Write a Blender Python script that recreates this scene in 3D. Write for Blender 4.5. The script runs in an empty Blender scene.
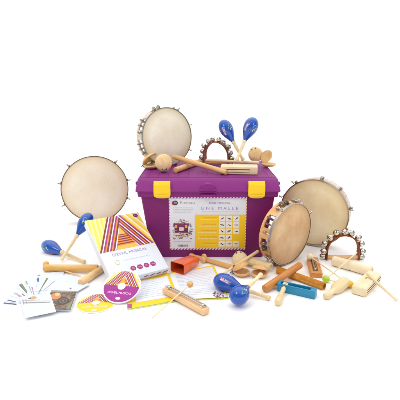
import bpy, bmesh, math, random
from mathutils import Vector, Matrix, noise
random.seed(7)
R_ = math.radians
S = bpy.context.scene
COL = S.collection
# ------------------------------------------------------------------ camera
FPX, PITCH, CH = 430.0, R_(14.7), 0.63
cam = bpy.data.objects.new('camera', bpy.data.cameras.new('camera')); COL.objects.link(cam)
cam.location = (0, 0, CH); cam.rotation_euler = (R_(90) - PITCH, 0, 0)
cam.data.sensor_width = 36; cam.data.lens = 36 * FPX / 400
cam.data.clip_start = .01; cam.data.clip_end = 200
S.camera = cam
cU = Vector((0, math.sin(PITCH), math.cos(PITCH))); cF = Vector((0, math.cos(PITCH), -math.sin(PITCH)))
CO = Vector((0, 0, CH))
def ray(px, py): return Vector((1, 0, 0)) * ((px - 200) / FPX) + cU * ((200 - py) / FPX) + cF
def P(px, py, z=0.):                 # where the table point under a photo position is, at height z
    d = ray(px, py); return CO + d * ((z - CH) / d.z)
def Q(px, py, Y):                    # same, at depth Y
    d = ray(px, py); return CO + d * (Y / d.y)
LZ = .3086                            # top of the chest lid

# ------------------------------------------------------------------ materials
MATS = {}
def srgb(c):
    return tuple(((v/255)/12.92 if v/255 <= .04045 else ((v/255+.055)/1.055)**2.4) for v in c)
def newmat(name):
    m = bpy.data.materials.new(name); m.use_nodes = True; nt = m.node_tree
    return m, nt, nt.nodes['Principled BSDF']
def N(nt, typ, **kw):
    n = nt.nodes.new(typ)
    for k, v in kw.items():
        if k in n.inputs: n.inputs[k].default_value = v
        else: setattr(n, k, v)
    return n
def plain(name, c, rough=.5, metal=0., coat=0., var=.06, bump=0., spec=.5, lin=False, scale=40):
    if name in MATS: return MATS[name]
    m, nt, b = newmat(name); c = c if lin else srgb(c)
    L = nt.links
    tc = N(nt, 'ShaderNodeTexCoord'); no = N(nt, 'ShaderNodeTexNoise', Scale=scale, Detail=4.)
    L.new(tc.outputs['Object'], no.inputs['Vector'])
    mx = N(nt, 'ShaderNodeMix', data_type='RGBA')
    mx.inputs[6].default_value = tuple(v*(1-var) for v in c) + (1,)
    mx.inputs[7].default_value = tuple(min(1, v*(1+var)) for v in c) + (1,)
    L.new(no.outputs['Fac'], mx.inputs[0]); L.new(mx.outputs[2], b.inputs['Base Color'])
    mr = N(nt, 'ShaderNodeMapRange'); mr.inputs[3].default_value = max(0, rough-.07); mr.inputs[4].default_value = min(1, rough+.07)
    L.new(no.outputs['Fac'], mr.inputs[0]); L.new(mr.outputs[0], b.inputs['Roughness'])
    b.inputs['Metallic'].default_value = metal; b.inputs['Coat Weight'].default_value = coat
    b.inputs['Coat Roughness'].default_value = .08; b.inputs['Specular IOR Level'].default_value = spec
    if bump:
        n2 = N(nt, 'ShaderNodeTexNoise', Scale=scale*12, Detail=3.); L.new(tc.outputs['Object'], n2.inputs['Vector'])
        bp = N(nt, 'ShaderNodeBump', Strength=bump, Distance=.001)
        L.new(n2.outputs['Fac'], bp.inputs['Height']); L.new(bp.outputs['Normal'], b.inputs['Normal'])
    MATS[name] = m; return m
def wood(name, light, dark, rough=.5, ring=26., streak=1., mott=.3):
    """grain runs along the object's own Z axis"""
    if name in MATS: return MATS[name]
    m, nt, b = newmat(name); L = nt.links
    tc = N(nt, 'ShaderNodeTexCoord'); oi = N(nt, 'ShaderNodeObjectInfo')
    ad = N(nt, 'ShaderNodeVectorMath', operation='ADD'); sc = N(nt, 'ShaderNodeMath', operation='MULTIPLY'); sc.inputs[1].default_value = 3.7
    L.new(oi.outputs['Random'], sc.inputs[0]); L.new(tc.outputs['Object'], ad.inputs[0]); L.new(sc.outputs[0], ad.inputs[1])
    mp = N(nt, 'ShaderNodeMapping'); mp.inputs['Scale'].default_value = (1, 1, .09); L.new(ad.outputs[0], mp.inputs['Vector'])
    n1 = N(nt, 'ShaderNodeTexNoise', Scale=90., Detail=6., Roughness=.6, Distortion=.6); L.new(mp.outputs[0], n1.inputs['Vector'])
    n2 = N(nt, 'ShaderNodeTexNoise', Scale=520., Detail=3., Roughness=.7); L.new(mp.outputs[0], n2.inputs['Vector'])
    n3 = N(nt, 'ShaderNodeTexNoise', Scale=ring, Detail=2.); L.new(ad.outputs[0], n3.inputs['Vector'])
    r1 = N(nt, 'ShaderNodeValToRGB'); e = r1.color_ramp.elements
    e[0].position = .33; e[0].color = srgb(dark) + (1,); e[1].position = .66; e[1].color = srgb(light) + (1,)
    L.new(n1.outputs['Fac'], r1.inputs[0])
    mx = N(nt, 'ShaderNodeMix', data_type='RGBA', blend_type='MULTIPLY'); mx.inputs[0].default_value = .55*streak
    r2 = N(nt, 'ShaderNodeValToRGB'); e = r2.color_ramp.elements
    e[0].position = .30; e[0].color = (.74, .62, .48, 1); e[1].position = .46; e[1].color = (1, 1, 1, 1)
    L.new(n2.outputs['Fac'], r2.inputs[0]); L.new(r1.outputs[0], mx.inputs[6]); L.new(r2.outputs[0], mx.inputs[7])
    m2 = N(nt, 'ShaderNodeMix', data_type='RGBA', blend_type='MULTIPLY'); m2.inputs[0].default_value = mott
    r3 = N(nt, 'ShaderNodeValToRGB'); e = r3.color_ramp.elements
    e[0].position = .35; e[0].color = (.8, .7, .6, 1); e[1].position = .65; e[1].color = (1, 1, 1, 1)
    L.new(n3.outputs['Fac'], r3.inputs[0]); L.new(mx.outputs[2], m2.inputs[6]); L.new(r3.outputs[0], m2.inputs[7])
    hs = N(nt, 'ShaderNodeHueSaturation'); vr = N(nt, 'ShaderNodeMapRange'); vr.inputs[3].default_value = .86; vr.inputs[4].default_value = .99
    sr = N(nt, 'ShaderNodeMapRange'); sr.inputs[3].default_value = 1.28; sr.inputs[4].default_value = 1.02
    L.new(oi.outputs['Random'], vr.inputs[0]); L.new(oi.outputs['Random'], sr.inputs[0]); L.new(vr.outputs[0], hs.inputs['Value']); L.new(sr.outputs[0], hs.inputs['Saturation'])
    L.new(m2.outputs[2], hs.inputs['Color']); L.new(hs.outputs[0], b.inputs['Base Color'])
    b.inputs['Roughness'].default_value = rough; b.inputs['Specular IOR Level'].default_value = .35
    bp = N(nt, 'ShaderNodeBump', Strength=.12, Distance=.0006); L.new(n2.outputs['Fac'], bp.inputs['Height']); L.new(bp.outputs['Normal'], b.inputs['Normal'])
    MATS[name] = m; return m
def skin_mat(name, mid, edge, blotch, radius, blot=.45):
    """calf skin: cloudy, a little darker towards the hoop"""
    if name in MATS: return MATS[name]
    m, nt, b = newmat(name); L = nt.links
    tc = N(nt, 'ShaderNodeTexCoord')
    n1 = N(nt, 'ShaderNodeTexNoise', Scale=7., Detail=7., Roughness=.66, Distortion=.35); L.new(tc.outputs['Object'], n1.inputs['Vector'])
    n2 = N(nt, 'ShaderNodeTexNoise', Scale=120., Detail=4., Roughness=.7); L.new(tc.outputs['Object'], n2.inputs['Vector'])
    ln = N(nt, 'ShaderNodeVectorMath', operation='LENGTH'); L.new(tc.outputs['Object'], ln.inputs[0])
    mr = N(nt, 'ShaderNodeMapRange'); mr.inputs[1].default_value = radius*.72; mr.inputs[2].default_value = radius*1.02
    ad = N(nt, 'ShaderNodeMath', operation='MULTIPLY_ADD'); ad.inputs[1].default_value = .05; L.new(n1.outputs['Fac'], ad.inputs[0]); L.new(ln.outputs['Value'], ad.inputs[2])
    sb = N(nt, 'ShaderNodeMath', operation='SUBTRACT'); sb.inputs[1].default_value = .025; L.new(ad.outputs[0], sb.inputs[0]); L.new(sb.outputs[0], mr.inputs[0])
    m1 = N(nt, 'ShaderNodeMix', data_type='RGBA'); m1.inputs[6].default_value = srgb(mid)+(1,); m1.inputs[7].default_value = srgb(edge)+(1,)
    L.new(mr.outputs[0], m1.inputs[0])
    r = N(nt, 'ShaderNodeValToRGB'); e = r.color_ramp.elements
    e[0].position = .35; e[0].color = srgb(blotch)+(1,); e[1].position = .62; e[1].color = (1, 1, 1, 1); L.new(n1.outputs['Fac'], r.inputs[0])
    m2 = N(nt, 'ShaderNodeMix', data_type='RGBA', blend_type='MULTIPLY'); m2.inputs[0].default_value = blot
    L.new(m1.outputs[2], m2.inputs[6]); L.new(r.outputs[0], m2.inputs[7])
    r2 = N(nt, 'ShaderNodeValToRGB'); e = r2.color_ramp.elements
    e[0].position = .3; e[0].color = (.86, .8, .7, 1); e[1].position = .5; e[1].color = (1, 1, 1, 1); L.new(n2.outputs['Fac'], r2.inputs[0])
    m3 = N(nt, 'ShaderNodeMix', data_type='RGBA', blend_type='MULTIPLY'); m3.inputs[0].default_value = .35
    L.new(m2.outputs[2], m3.inputs[6]); L.new(r2.outputs[0], m3.inputs[7]); L.new(m3.outputs[2], b.inputs['Base Color'])
    b.inputs['Roughness'].default_value = .55; b.inputs['Specular IOR Level'].default_value = .3
    bp = N(nt, 'ShaderNodeBump', Strength=.15, Distance=.001); L.new(n2.outputs['Fac'], bp.inputs['Height']); L.new(bp.outputs['Normal'], b.inputs['Normal'])
    MATS[name] = m; return m

MAPLE = wood('pale_maple', (252, 236, 202), (244, 220, 178), .5, streak=.7)
PALE = wood('pale_basswood', (250, 238, 212), (242, 225, 190), .55, streak=.5)
BEECH = wood('beech', (246, 210, 166), (234, 188, 140), .45)
TAN = wood('tan_wood', (224, 166, 118), (202, 140, 94), .42)
MOTTLE = wood('mottled_wood', (234, 184, 132), (192, 132, 84), .5, 110., 1.8, .9)
ORANGEW = wood('orange_beech', (250, 216, 166), (240, 194, 138), .42)
CASTW = wood('yellow_castanet_wood', (252, 226, 180), (240, 204, 152), .5)
FRAMEW = wood('frame_wood', (248, 206, 156), (232, 174, 116), .5)
WHITEW = wood('whitewashed_frame', (240, 228, 212), (214, 192, 172), .5)
BROWNL = wood('brown_leather', (172, 104, 76), (122, 66, 46), .6)
NICKEL = plain('nickel', (214, 210, 202), .2, 1., var=.1)
DNICKEL = plain('dark_nickel', (168, 158, 144), .28, 1., var=.25)
STEEL = plain('steel', (190, 188, 186), .18, 1.)
DARK = plain('dark_slot', (58, 44, 36), .8)
WSLOT = plain('wood_slot', (112, 78, 48), .8)
BLUE = plain('blue_lacquer', (0, 76, 172), .16, coat=.6, var=.12, spec=.45, scale=60)
CORD = plain('blue_cord', (48, 58, 150), .8, bump=.4)
PURPLE = plain('purple_lid_plastic', (134, 34, 122), .5, var=.04, bump=.2, scale=30, spec=.3)
PURPLE2 = plain('purple_box_plastic', (126, 30, 108), .5, var=.04, bump=.2, scale=30, spec=.3)
YEL = plain('yellow_latch', (252, 208, 10), .35, var=.02)
PAPER = plain('paper', (228, 232, 240), .45, var=.008)
CARD = plain('card_paper', (214, 223, 238), .4, var=.008)
INK = {}
def ink(c, rough=.42):
    k = 'ink_%02x%02x%02x' % c
    if k not in INK: INK[k] = plain(k, c, rough, var=.02)
    return INK[k]

# ------------------------------------------------------------------ mesh builder
class B:
    def __init__(s): s.bm = bmesh.new(); s.mats = []
    def mi(s, m):
        if m not in s.mats: s.mats.append(m)
        return s.mats.index(m)
    def add(s, t, mat, M=None):
        if M is not None: bmesh.ops.transform(t, matrix=M, verts=t.verts)
        i = s.mi(mat); mp = {v: s.bm.verts.new(v.co) for v in t.verts}
        for f in t.faces:
            try: g = s.bm.faces.new([mp[v] for v in f.verts]); g.material_index = i; g.smooth = True
            except ValueError: pass
        t.free(); return s
    def lathe(s, prof, mat, M=None, seg=40, shape=None, cap=True):
        t = bmesh.new(); rings = []
        for r, z in prof:
            if r <= 1e-6: rings.append([t.verts.new((0, 0, z))]); continue
            rings.append([t.verts.new(((r*(shape(2*math.pi*k/seg) if shape else 1))*math.cos(2*math.pi*k/seg),
                                       (r*(shape(2*math.pi*k/seg) if shape else 1))*math.sin(2*math.pi*k/seg), z)) for k in range(seg)])
        for a, b in zip(rings, rings[1:]):
            for k in range(seg):
                q = (k+1) % seg
                if len(a) == 1 and len(b) == 1: continue
                if len(a) == 1: t.faces.new((a[0], b[q], b[k]))
                elif len(b) == 1: t.faces.new((a[k], a[q], b[0]))
                else: t.faces.new((a[k], a[q], b[q], b[k]))
        if cap:
            if len(rings[0]) > 1: t.faces.new(list(reversed(rings[0])))
            if len(rings[-1]) > 1: t.faces.new(rings[-1])
        bmesh.ops.recalc_face_normals(t, faces=t.faces)
        return s.add(t, mat, M)
    def box(s, c, d, mat, bev=.001, M=None, seg=3, taper=None):
        t = bmesh.new(); bmesh.ops.create_cube(t, size=1)
        for v in t.verts:
            k = 1.
            x, y, z = v.co.x*d[0], v.co.y*d[1], v.co.z*d[2]
            if taper and v.co.z > 0: x *= taper[0]; y *= taper[1]
            v.co = Vector((x, y, z)) + Vector(c)
        if bev: bmesh.ops.bevel(t, geom=list(t.edges), offset=bev, segments=seg, profile=.5, affect='EDGES')
        return s.add(t, mat, M)
    def ball(s, c, r, mat, seg=24, M=None, sc=(1, 1, 1)):
        t = bmesh.new(); bmesh.ops.create_uvsphere(t, u_segments=seg, v_segments=seg//2, radius=r)
        for v in t.verts: v.co = Vector((v.co.x*sc[0], v.co.y*sc[1], v.co.z*sc[2])) + Vector(c)
        return s.add(t, mat, M)
    def tube(s, pts, r, mat, seg=10, M=None, closed=False, flat=None):
        t = bmesh.new(); rings = []; pts = [Vector(p) for p in pts]; n = len(pts)
        nrm = None
        for i, p in enumerate(pts):
            a = pts[(i-1) % n] if (closed or i > 0) else p; b = pts[(i+1) % n] if (closed or i < n-1) else p
            d = (b-a).normalized()
            if nrm is None: nrm = d.orthogonal().normalized()
            nrm = (nrm - d*nrm.dot(d)).normalized(); bi = d.cross(nrm)
            rr = r[i] if isinstance(r, (list, tuple)) else r
            rings.append([t.verts.new(p + nrm*rr*math.cos(2*math.pi*k/seg) + bi*rr*math.sin(2*math.pi*k/seg)) for k in range(seg)])
        for i in range(n if closed else n-1):
            a, b = rings[i], rings[(i+1) % n]
            for k in range(seg): t.faces.new((a[k], a[(k+1) % seg], b[(k+1) % seg], b[k]))
        if not closed: t.faces.new(list(reversed(rings[0]))); t.faces.new(rings[-1])
        bmesh.ops.recalc_face_normals(t, faces=t.faces)
        return s.add(t, mat, M)
    def poly(s, pts, mat, M=None):
        t = bmesh.new()
        try: t.faces.new([t.verts.new(Vector(p)) for p in pts])
        except ValueError: t.free(); return s
        return s.add(t, mat, M)
    def prism(s, pts, z0, z1, mat, M=None, bev=0):
        t = bmesh.new(); a = [t.verts.new((x, y, z0)) for x, y in pts]; b = [t.verts.new((x, y, z1)) for x, y in pts]
        n = len(pts); t.faces.new(list(reversed(a))); t.faces.new(b)
        for i in range(n): t.faces.new((a[i], a[(i+1) % n], b[(i+1) % n], b[i]))
        bmesh.ops.recalc_face_normals(t, faces=t.faces)
        if bev: bmesh.ops.bevel(t, geom=list(t.edges), offset=bev, segments=2, profile=.5, affect='EDGES')
        return s.add(t, mat, M)
    def text(s, body, size, mat, M, width=None, fn=None, bold=0.):
        cu = bpy.data.curves.new('lettering', 'FONT'); cu.body = body; cu.size = size; cu.align_x = 'CENTER'; cu.align_y = 'CENTER'
        cu.resolution_u = 3; cu.offset = bold
        o = bpy.data.objects.new('lettering', cu); COL.objects.link(o); bpy.context.view_layer.update()
        me = bpy.data.meshes.new_from_object(o.evaluated_get(bpy.context.evaluated_depsgraph_get()))
        t = bmesh.new(); t.from_mesh(me)
        bpy.data.objects.remove(o); bpy.data.curves.remove(cu); bpy.data.meshes.remove(me)
        if width:
            xs = [v.co.x for v in t.verts]
            if xs:
                w = max(xs)-min(xs); c = (max(xs)+min(xs))/2
                for v in t.verts: v.co.x = (v.co.x-c)*width/w
        if fn:
            bmesh.ops.subdivide_edges(t, edges=[e for e in t.edges if e.calc_length() > size*.25], cuts=2)
            for v in t.verts: v.co = fn(v.co.x, v.co.y)
        return s.add(t, mat, M)
    def build(s, name, parent=None, M=None, sharp=32):
        me = bpy.data.meshes.new(name)
        s.bm.to_mesh(me); s.bm.free()
        for m in s.mats: me.materials.append(m)
        me.set_sharp_from_angle(angle=R_(sharp))
        o = bpy.data.objects.new(name, me); COL.objects.link(o)
        if parent: o.parent = parent
        if M is not None:
            if parent: o.matrix_local = M
            else: o.matrix_world = M
        return o
def tag(o, label, cat, group=None, kind=None):
    if label: o['label'] = label
    if cat: o['category'] = cat
    if group: o['group'] = group
    if kind: o['kind'] = kind
    return o
def root(name, M, label, cat, group=None):
    o = bpy.data.objects.new(name, None); COL.objects.link(o); o.matrix_world = M; o.empty_display_size = .02
    return tag(o, label, cat, group)
def clone(src, M, label):
    r = src.copy(); COL.objects.link(r); r.matrix_world = M; r['label'] = label
    def kids(a, b):
        for c in list(a.children):
            if c.name.startswith('~'): continue
            d = c.copy(); COL.objects.link(d); d.parent = b; d.matrix_parent_inverse = c.matrix_parent_inverse.copy(); kids(c, d)
    kids(src, r); return r
def along(p0, p1, up=(0, 0, 1)):
    """Z runs p0 -> p1, Y as near 'up' as it can be"""
    z = (p1-p0).normalized(); y = Vector(up); y = (y - z*y.dot(z)).normalized(); x = y.cross(z)
    M = Matrix((x, y, z)).transposed().to_4x4(); M.translation = p0; return M
def flat(p, deg=0., tilt=0.):
    return Matrix.Translation(p) @ Matrix.Rotation(R_(deg), 4, 'Z') @ Matrix.Rotation(R_(tilt), 4, 'X')
def disc_frame(c, yaw, tilt, roll=0.):
    """Z = normal facing the camera side turned by yaw (to the right), leaned back by tilt"""
    y, t = R_(yaw), R_(tilt)
    n = Vector((math.sin(y)*math.cos(t), -math.cos(y)*math.cos(t), math.sin(t)))
    u = (Vector((0, 0, 1)) - n*n.z).normalized(); x = u.cross(n)
    M = Matrix((x, u, n)).transposed().to_4x4(); M.translation = c
    return M @ Matrix.Rotation(R_(roll), 4, 'Z')
def rect(x0, y0, x1, y1, z): return [(x0, y0, z), (x1, y0, z), (x1, y1, z), (x0, y1, z)]
def clip(poly, region):
    """clip a 2D polygon by a convex counter-clockwise region"""
    out = list(poly); n = len(region)
    for i in range(n):
        a, b = region[i], region[(i+1) % n]
        inside = lambda p: (b[0]-a[0])*(p[1]-a[1]) - (b[1]-a[1])*(p[0]-a[0]) >= -1e-12
        new = []
        for k in range(len(out)):
            p, q = out[k], out[(k+1) % len(out)]
            ip, iq = inside(p), inside(q)
            if ip: new.append(p)
            if ip != iq:
                dx, dy = q[0]-p[0], q[1]-p[1]
                den = (b[0]-a[0])*dy - (b[1]-a[1])*dx
                if abs(den) > 1e-15:
                    t = -((b[0]-a[0])*(p[1]-a[1]) - (b[1]-a[1])*(p[0]-a[0]))/den
                    new.append((p[0]+dx*t, p[1]+dy*t))
        out = new
        if len(out) < 3: return []
    return out
def ccw(p):
    a = sum(p[i][0]*p[(i+1) % len(p)][1]-p[(i+1) % len(p)][0]*p[i][1] for i in range(len(p)))
    return p if a > 0 else list(reversed(p))
def stripes(b, region, p0, d, bands, z, fn=None):
    """bands: list of (width, colour or None) laid side by side to the right of direction d from p0, repeated"""
    region = ccw(region); L = math.hypot(*d); d = (d[0]/L, d[1]/L); nx, ny = d[1], -d[0]
    tot = sum(w for w, c in bands)
    vals = [(p[0]-p0[0])*nx+(p[1]-p0[1])*ny for p in region]
    k = math.floor(min(vals)/tot)*tot
    while k < max(vals):
        o = k
        for w, c in bands:
            if c:
                q = [(p0[0]+nx*o-d[0]*9, p0[1]+ny*o-d[1]*9), (p0[0]+nx*o+d[0]*9, p0[1]+ny*o+d[1]*9),
                     (p0[0]+nx*(o+w)+d[0]*9, p0[1]+ny*(o+w)+d[1]*9), (p0[0]+nx*(o+w)-d[0]*9, p0[1]+ny*(o+w)-d[1]*9)]
                r = clip(ccw(q), region)
                if len(r) >= 3: b.poly([(x, y, z) if not fn else fn(x, y, z) for x, y in r], ink(c))
            o += w
        k += tot
def circ(cx, cy, r, z, n=24, ry=None): return [(cx+r*math.cos(2*math.pi*k/n), cy+(ry or r)*math.sin(2*math.pi*k/n), z) for k in range(n)]

# ------------------------------------------------------------------ backdrop
b = B(); b.poly([(-60, -30, 0), (60, -30, 0), (60, 90, 0), (-60, 90, 0)], plain('white_studio_paper', (.95, .95, .95), .7, var=.002, lin=True, spec=.1))
tag(b.build('ground'), 'seamless white studio floor under all the instruments', 'floor', kind='structure')

# ------------------------------------------------------------------ chest
CX = .0287
def loft(b, secs, mat, cap0=True, cap1=True, rr=.012, n=5):
    """secs: (z, halfwidth, y0, y1): rounded rectangles joined upwards"""
    t = bmesh.new(); rings = []
    for z, hw, y0, y1 in secs:
        pts = []
        for (cx, cy, a0) in ((hw-rr, y1-rr, 0), (-hw+rr, y1-rr, 90), (-hw+rr, y0+rr, 180), (hw-rr, y0+rr, 270)):
            for k in range(n+1):
                a = R_(a0+90*k/n); pts.append(t.verts.new((cx+rr*math.cos(a), cy+rr*math.sin(a), z)))
        rings.append(pts)
    for a, c in zip(rings, rings[1:]):
        m = len(a)
        for k in range(m): t.faces.new((a[k], a[(k+1) % m], c[(k+1) % m], c[k]))
    if cap0: t.faces.new(list(reversed(rings[0])))
    if cap1: t.faces.new(rings[-1])
    bmesh.ops.recalc_face_normals(t, faces=t.faces)
    return b.add(t, mat)
Y0 = 1.536
chest = root('storage_chest', Matrix.Translation((CX, Y0, 0)), 'purple plastic storage chest with yellow latches and a white and yellow sheet on its front', 'storage chest')
b = B()
loft(b, [(.0, .210, .004, .40), (.006, .214, .0, .404), (.2425, .246, -.014, .418), (.2425, .240, -.010, .412)], PURPLE2)
for sx in (-1, 1):   # carrying lugs under the rim
    b.box((sx*.236, .2, .2), (.02, .14, .05), PURPLE2, .006)
b.build('body', chest)
# lid material: fine square grid on the flat top
lidm, nt, bs = newmat('purple_lid_grid'); L = nt.links
bs.inputs['Roughness'].default_value = .5; bs.inputs['Specular IOR Level'].default_value = .25
tc = N(nt, 'ShaderNodeTexCoord'); sp = N(nt, 'ShaderNodeSeparateXYZ'); L.new(tc.outputs['Object'], sp.inputs[0])
def line(out, scale):
    a = N(nt, 'ShaderNodeMath', operation='MULTIPLY'); a.inputs[1].default_value = scale; L.new(out, a.inputs[0])
    f = N(nt, 'ShaderNodeMath', operation='FRACT'); L.new(a.outputs[0], f.inputs[0])
    c = N(nt, 'ShaderNodeMath', operation='LESS_THAN'); c.inputs[1].default_value = .06; L.new(f.outputs[0], c.inputs[0]); return c.outputs[0]
mxx = N(nt, 'ShaderNodeMath', operation='MAXIMUM'); L.new(line(sp.outputs['X'], 27), mxx.inputs[0]); L.new(line(sp.outputs['Y'], 27), mxx.inputs[1])
mc = N(nt, 'ShaderNodeMix', data_type='RGBA'); mc.inputs[6].default_value = srgb((134, 34, 122))+(1,); mc.inputs[7].default_value = srgb((96, 20, 90))+(1,)
L.new(mxx.outputs[0], mc.inputs[0]); L.new(mc.outputs[2], bs.inputs['Base Color'])
b = B()
loft(b, [(.2430, .252, -.022, .428), (.2445, .2555, -.0255, .4305), (.2640, .2575, -.028, .434), (.2655, .262, -.036, .440), (.2690, .262, -.036, .440)], PURPLE, True, False)
loft(b, [(.2690, .262, -.036, .440), (.2700, .2622, -.0355, .4395), (.2965, .2585, -.010, .410), (.3040, .2570, -.001, .402), (.3060, .2555, .004, .398)], PURPLE, False, False)
loft(b, [(.3060, .2555, .004, .398), (LZ, .2510, .012, .391)], PURPLE, False, False)
b.poly([(-.2495, .0135, LZ+.0003), (.2495, .0135, LZ+.0003), (.2495, .3895, LZ+.0003), (-.2495, .3895, LZ+.0003)], lidm)
# raised seam and the thumb hump in the middle of the front
b.box((0, -.0355, .2665), (.20, .004, .0035), PURPLE, .001)
b.build('lid', chest, sharp=50)
b = B()
pts = [(.0270*math.cos(math.pi*k/18), .0235*math.sin(math.pi*k/18)**.8) for k in range(19)]
b.prism(pts, 0, .030, PURPLE, Matrix.Translation((0, -.006, .2735)) @ Matrix.Rotation(R_(90), 4, 'X'), .004)
b.box((0, -.0345, .2735), (.062, .010, .006), PURPLE, .002)
b.box((0, -.034, .2520), (.056, .012, .010), PURPLE, .004)
b.build('thumb_grip', chest)
for sx, X in ((-1, Q(162, 190, 1.5).x-CX), (1, Q(256.7, 190, 1.5).x-CX)):
    b = B()
    pts = [(-.030, .0455), (.030, .0455), (.0305, .012), (.029, .004), (.022, -.0005), (.010, -.003), (-.010, -.003), (-.022, -.0005), (-.029, .004), (-.0305, .012)]
    Ml = Matrix.Translation((X, -.0405, .2465)) @ Matrix.Rotation(R_(90), 4, 'X')
    b.prism(pts, -.008, .0, YEL, Ml, .0015)
    b.prism([(-.0298, .0), (.0298, .0), (.0298, .019), (-.0298, .019)], -.0075, .0, YEL, Matrix.Translation((X, -.0405, .2900)) @ Matrix.Rotation(R_(56), 4, 'X'), .0012)
    b.box((X, -.0490, .2550), (.050, .0030, .0025), YEL, .001)
    b.build('latch', chest)
for sx in (-1, 1):
    for yy in (.02, .36):
        b = B(); b.lathe([(.0, 0), (.006, 0), (.007, .001), (.007, .007), (.005, .009), (0, .009)], PURPLE, Matrix.Translation((sx*.2575, yy, .2860)) @ Matrix.Rotation(R_(sx*90), 4, 'Y'), 16)
        b.build('hinge_pin', chest)
# label sheet on the front: local axes x right, y up
sl = math.atan2(.014, .2425)
ML = Matrix.Translation((0, -.0010, .0)) @ Matrix.Rotation(R_(90)+sl, 4, 'X')
sc_x = .2865/77.; lh = .2075; sc_y = lh/52.; zb = .0335
def LX(x): return (x-208.5)*sc_x
def LY(y): return zb + (250.3-y)*sc_y
b = B(); e1, e2, e3, e4 = .0006, .0009, .0012, .0015
def lr(x0, y0, x1, y1, c, z=e1): b.poly(rect(LX(x0), LY(y1), LX(x1), LY(y0), z), ink(c), ML)
b.prism([(LX(170), LY(250.3)), (LX(247), LY(250.3)), (LX(247), LY(198)), (LX(170), LY(198))], 0, .0003, PAPER, ML)
b.poly(rect(LX(170.9), LY(249), LX(195.5), LY(199.4), e1), ink((232, 234, 242)), ML)
lr(195.7, 215, 246.2, 249, (250, 204, 8))
# striped edging
Mx = lambda x, y, z: tuple(ML @ Vector((x, y, z)))
for reg in ((170, 249.2, 247, 250.3), (170, 198, 247, 199.1)):
    stripes(b, [(LX(reg[0]), LY(reg[3])), (LX(reg[2]), LY(reg[3])), (LX(reg[2]), LY(reg[1])), (LX(reg[0]), LY(reg[1]))], (0, 0), (1, 1), [(.0042, (150, 40, 120)), (.0042, (248, 244, 240))], e2, Mx)
for reg in ((170, 199.1, 170.9, 249.2), (246.2, 199.1, 247, 249.2)):
    stripes(b, [(LX(reg[0]), LY(reg[3])), (LX(reg[2]), LY(reg[3])), (LX(reg[2]), LY(reg[1])), (LX(reg[0]), LY(reg[1]))], (0, 0), (1, 1), [(.004, (216, 120, 90)), (.004, (248, 240, 225))], e2, Mx)
def ltext(s, x, y, size, c, width, bold=0.): b.text(s, size, ink(c), ML @ Matrix.Translation((LX(x), LY(y), e3)), width*sc_x if width else None, bold=bold)
b.poly([tuple(ML @ Vector(p)) for p in circ(LX(175.2), LY(203.7), .0085, e2)], ink((200, 30, 100)))
b.poly([tuple(ML @ Vector(p)) for p in circ(LX(176.6), LY(203.5), .0090, e3)], ink((60, 50, 58)))
b.text('Fz', .013, ink((235, 230, 235)), ML @ Matrix.Translation((LX(176.4), LY(203.5), e4)))
ltext('Fuzeau', 188.4, 203.3, .019, (150, 150, 160), 14, -.0002)
ltext('ÉVEIL MUSICAL', 220.3, 203.7, .0085, (160, 110, 160), 21)
ltext('U N E   M A L L E', 220.3, 208.9, .0165, (160, 100, 160), 36.5, -.00028)
def words(x0, x1, y, h, c, z=e2, ragged=0):
    x = x0
    while x < x1-ragged:
        w = random.choice((.6, .9, 1.3, 1.7, 2.3)); w = min(w, x1-x)
        if w > .3: lr(x, y, x+w, y+h, c, z)
        x += w+.35
for k, w in enumerate((19, 20, 19, 17)): words(174.5, 174.5+w, 208.0+k*1.55, .62, (196, 206, 214))
lr(202, 212.0, 240, 212.4, (205, 205, 215), e2)
# little picture of the open chest and the rows of small pictograms
pc = [(226, 214, 196), (150, 110, 70), (190, 160, 120), (90, 110, 80), (70, 60, 60), (210, 180, 150), (120, 140, 160), (196, 80, 60), (236, 226, 212)]
for k in range(130):
    a = random.random()*6.28; r = random.random()**.5
    x = 183+r*10.5*math.cos(a); y = 229.5+r*(9.5)*math.sin(a)
    if y < 217.5: continue
    s1, s2 = random.uniform(.4, 1.5), random.uniform(.3, 1.0)
    q = [(LX(x)+sc_x*s1*math.cos(t_)*random.uniform(.6, 1.1), LY(y)+sc_y*s2*math.sin(t_)*random.uniform(.6, 1.1), e2+k*.000004) for t_ in (0, 1, 2, 3, 4, 5)]
    b.poly([tuple(ML @ Vector(p)) for p in q], ink(random.choice(pc)))
lr(175.2, 225.5, 188.8, 233.0, (110, 34, 82), .0013); lr(174.2, 223.6, 189.6, 226.6, (128, 44, 92), .0014)
lr(175.8, 225.2, 177.8, 228.0, (238, 190, 60), .0015); lr(186.0, 225.2, 188.0, 228.0, (238, 190, 60), .0015)
lr(180.0, 227.5, 184.3, 231, (226, 220, 226), .0015)
for k in range(46):
    x = 172.5+random.random()*20.5; y = 233.5+random.random()*6.0
    lr(x, y, x+random.uniform(.5, 2.2), y+random.uniform(.3, .8), random.choice([(180, 120, 90), (90, 50, 50), (205, 80, 60), (60, 60, 90), (220, 170, 120)]), .0011)
words(174, 192, 241.8, .4, (176, 176, 190))
x = 178.2
while x < 188.3:
    w = random.choice((.18, .3, .45)); lr(x, 245.2, x+w, 247.4, (70, 66, 74), e2); x += w+random.choice((.25, .35))
cols = [(250, 210), (275, 231), (0, 0)]
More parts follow.
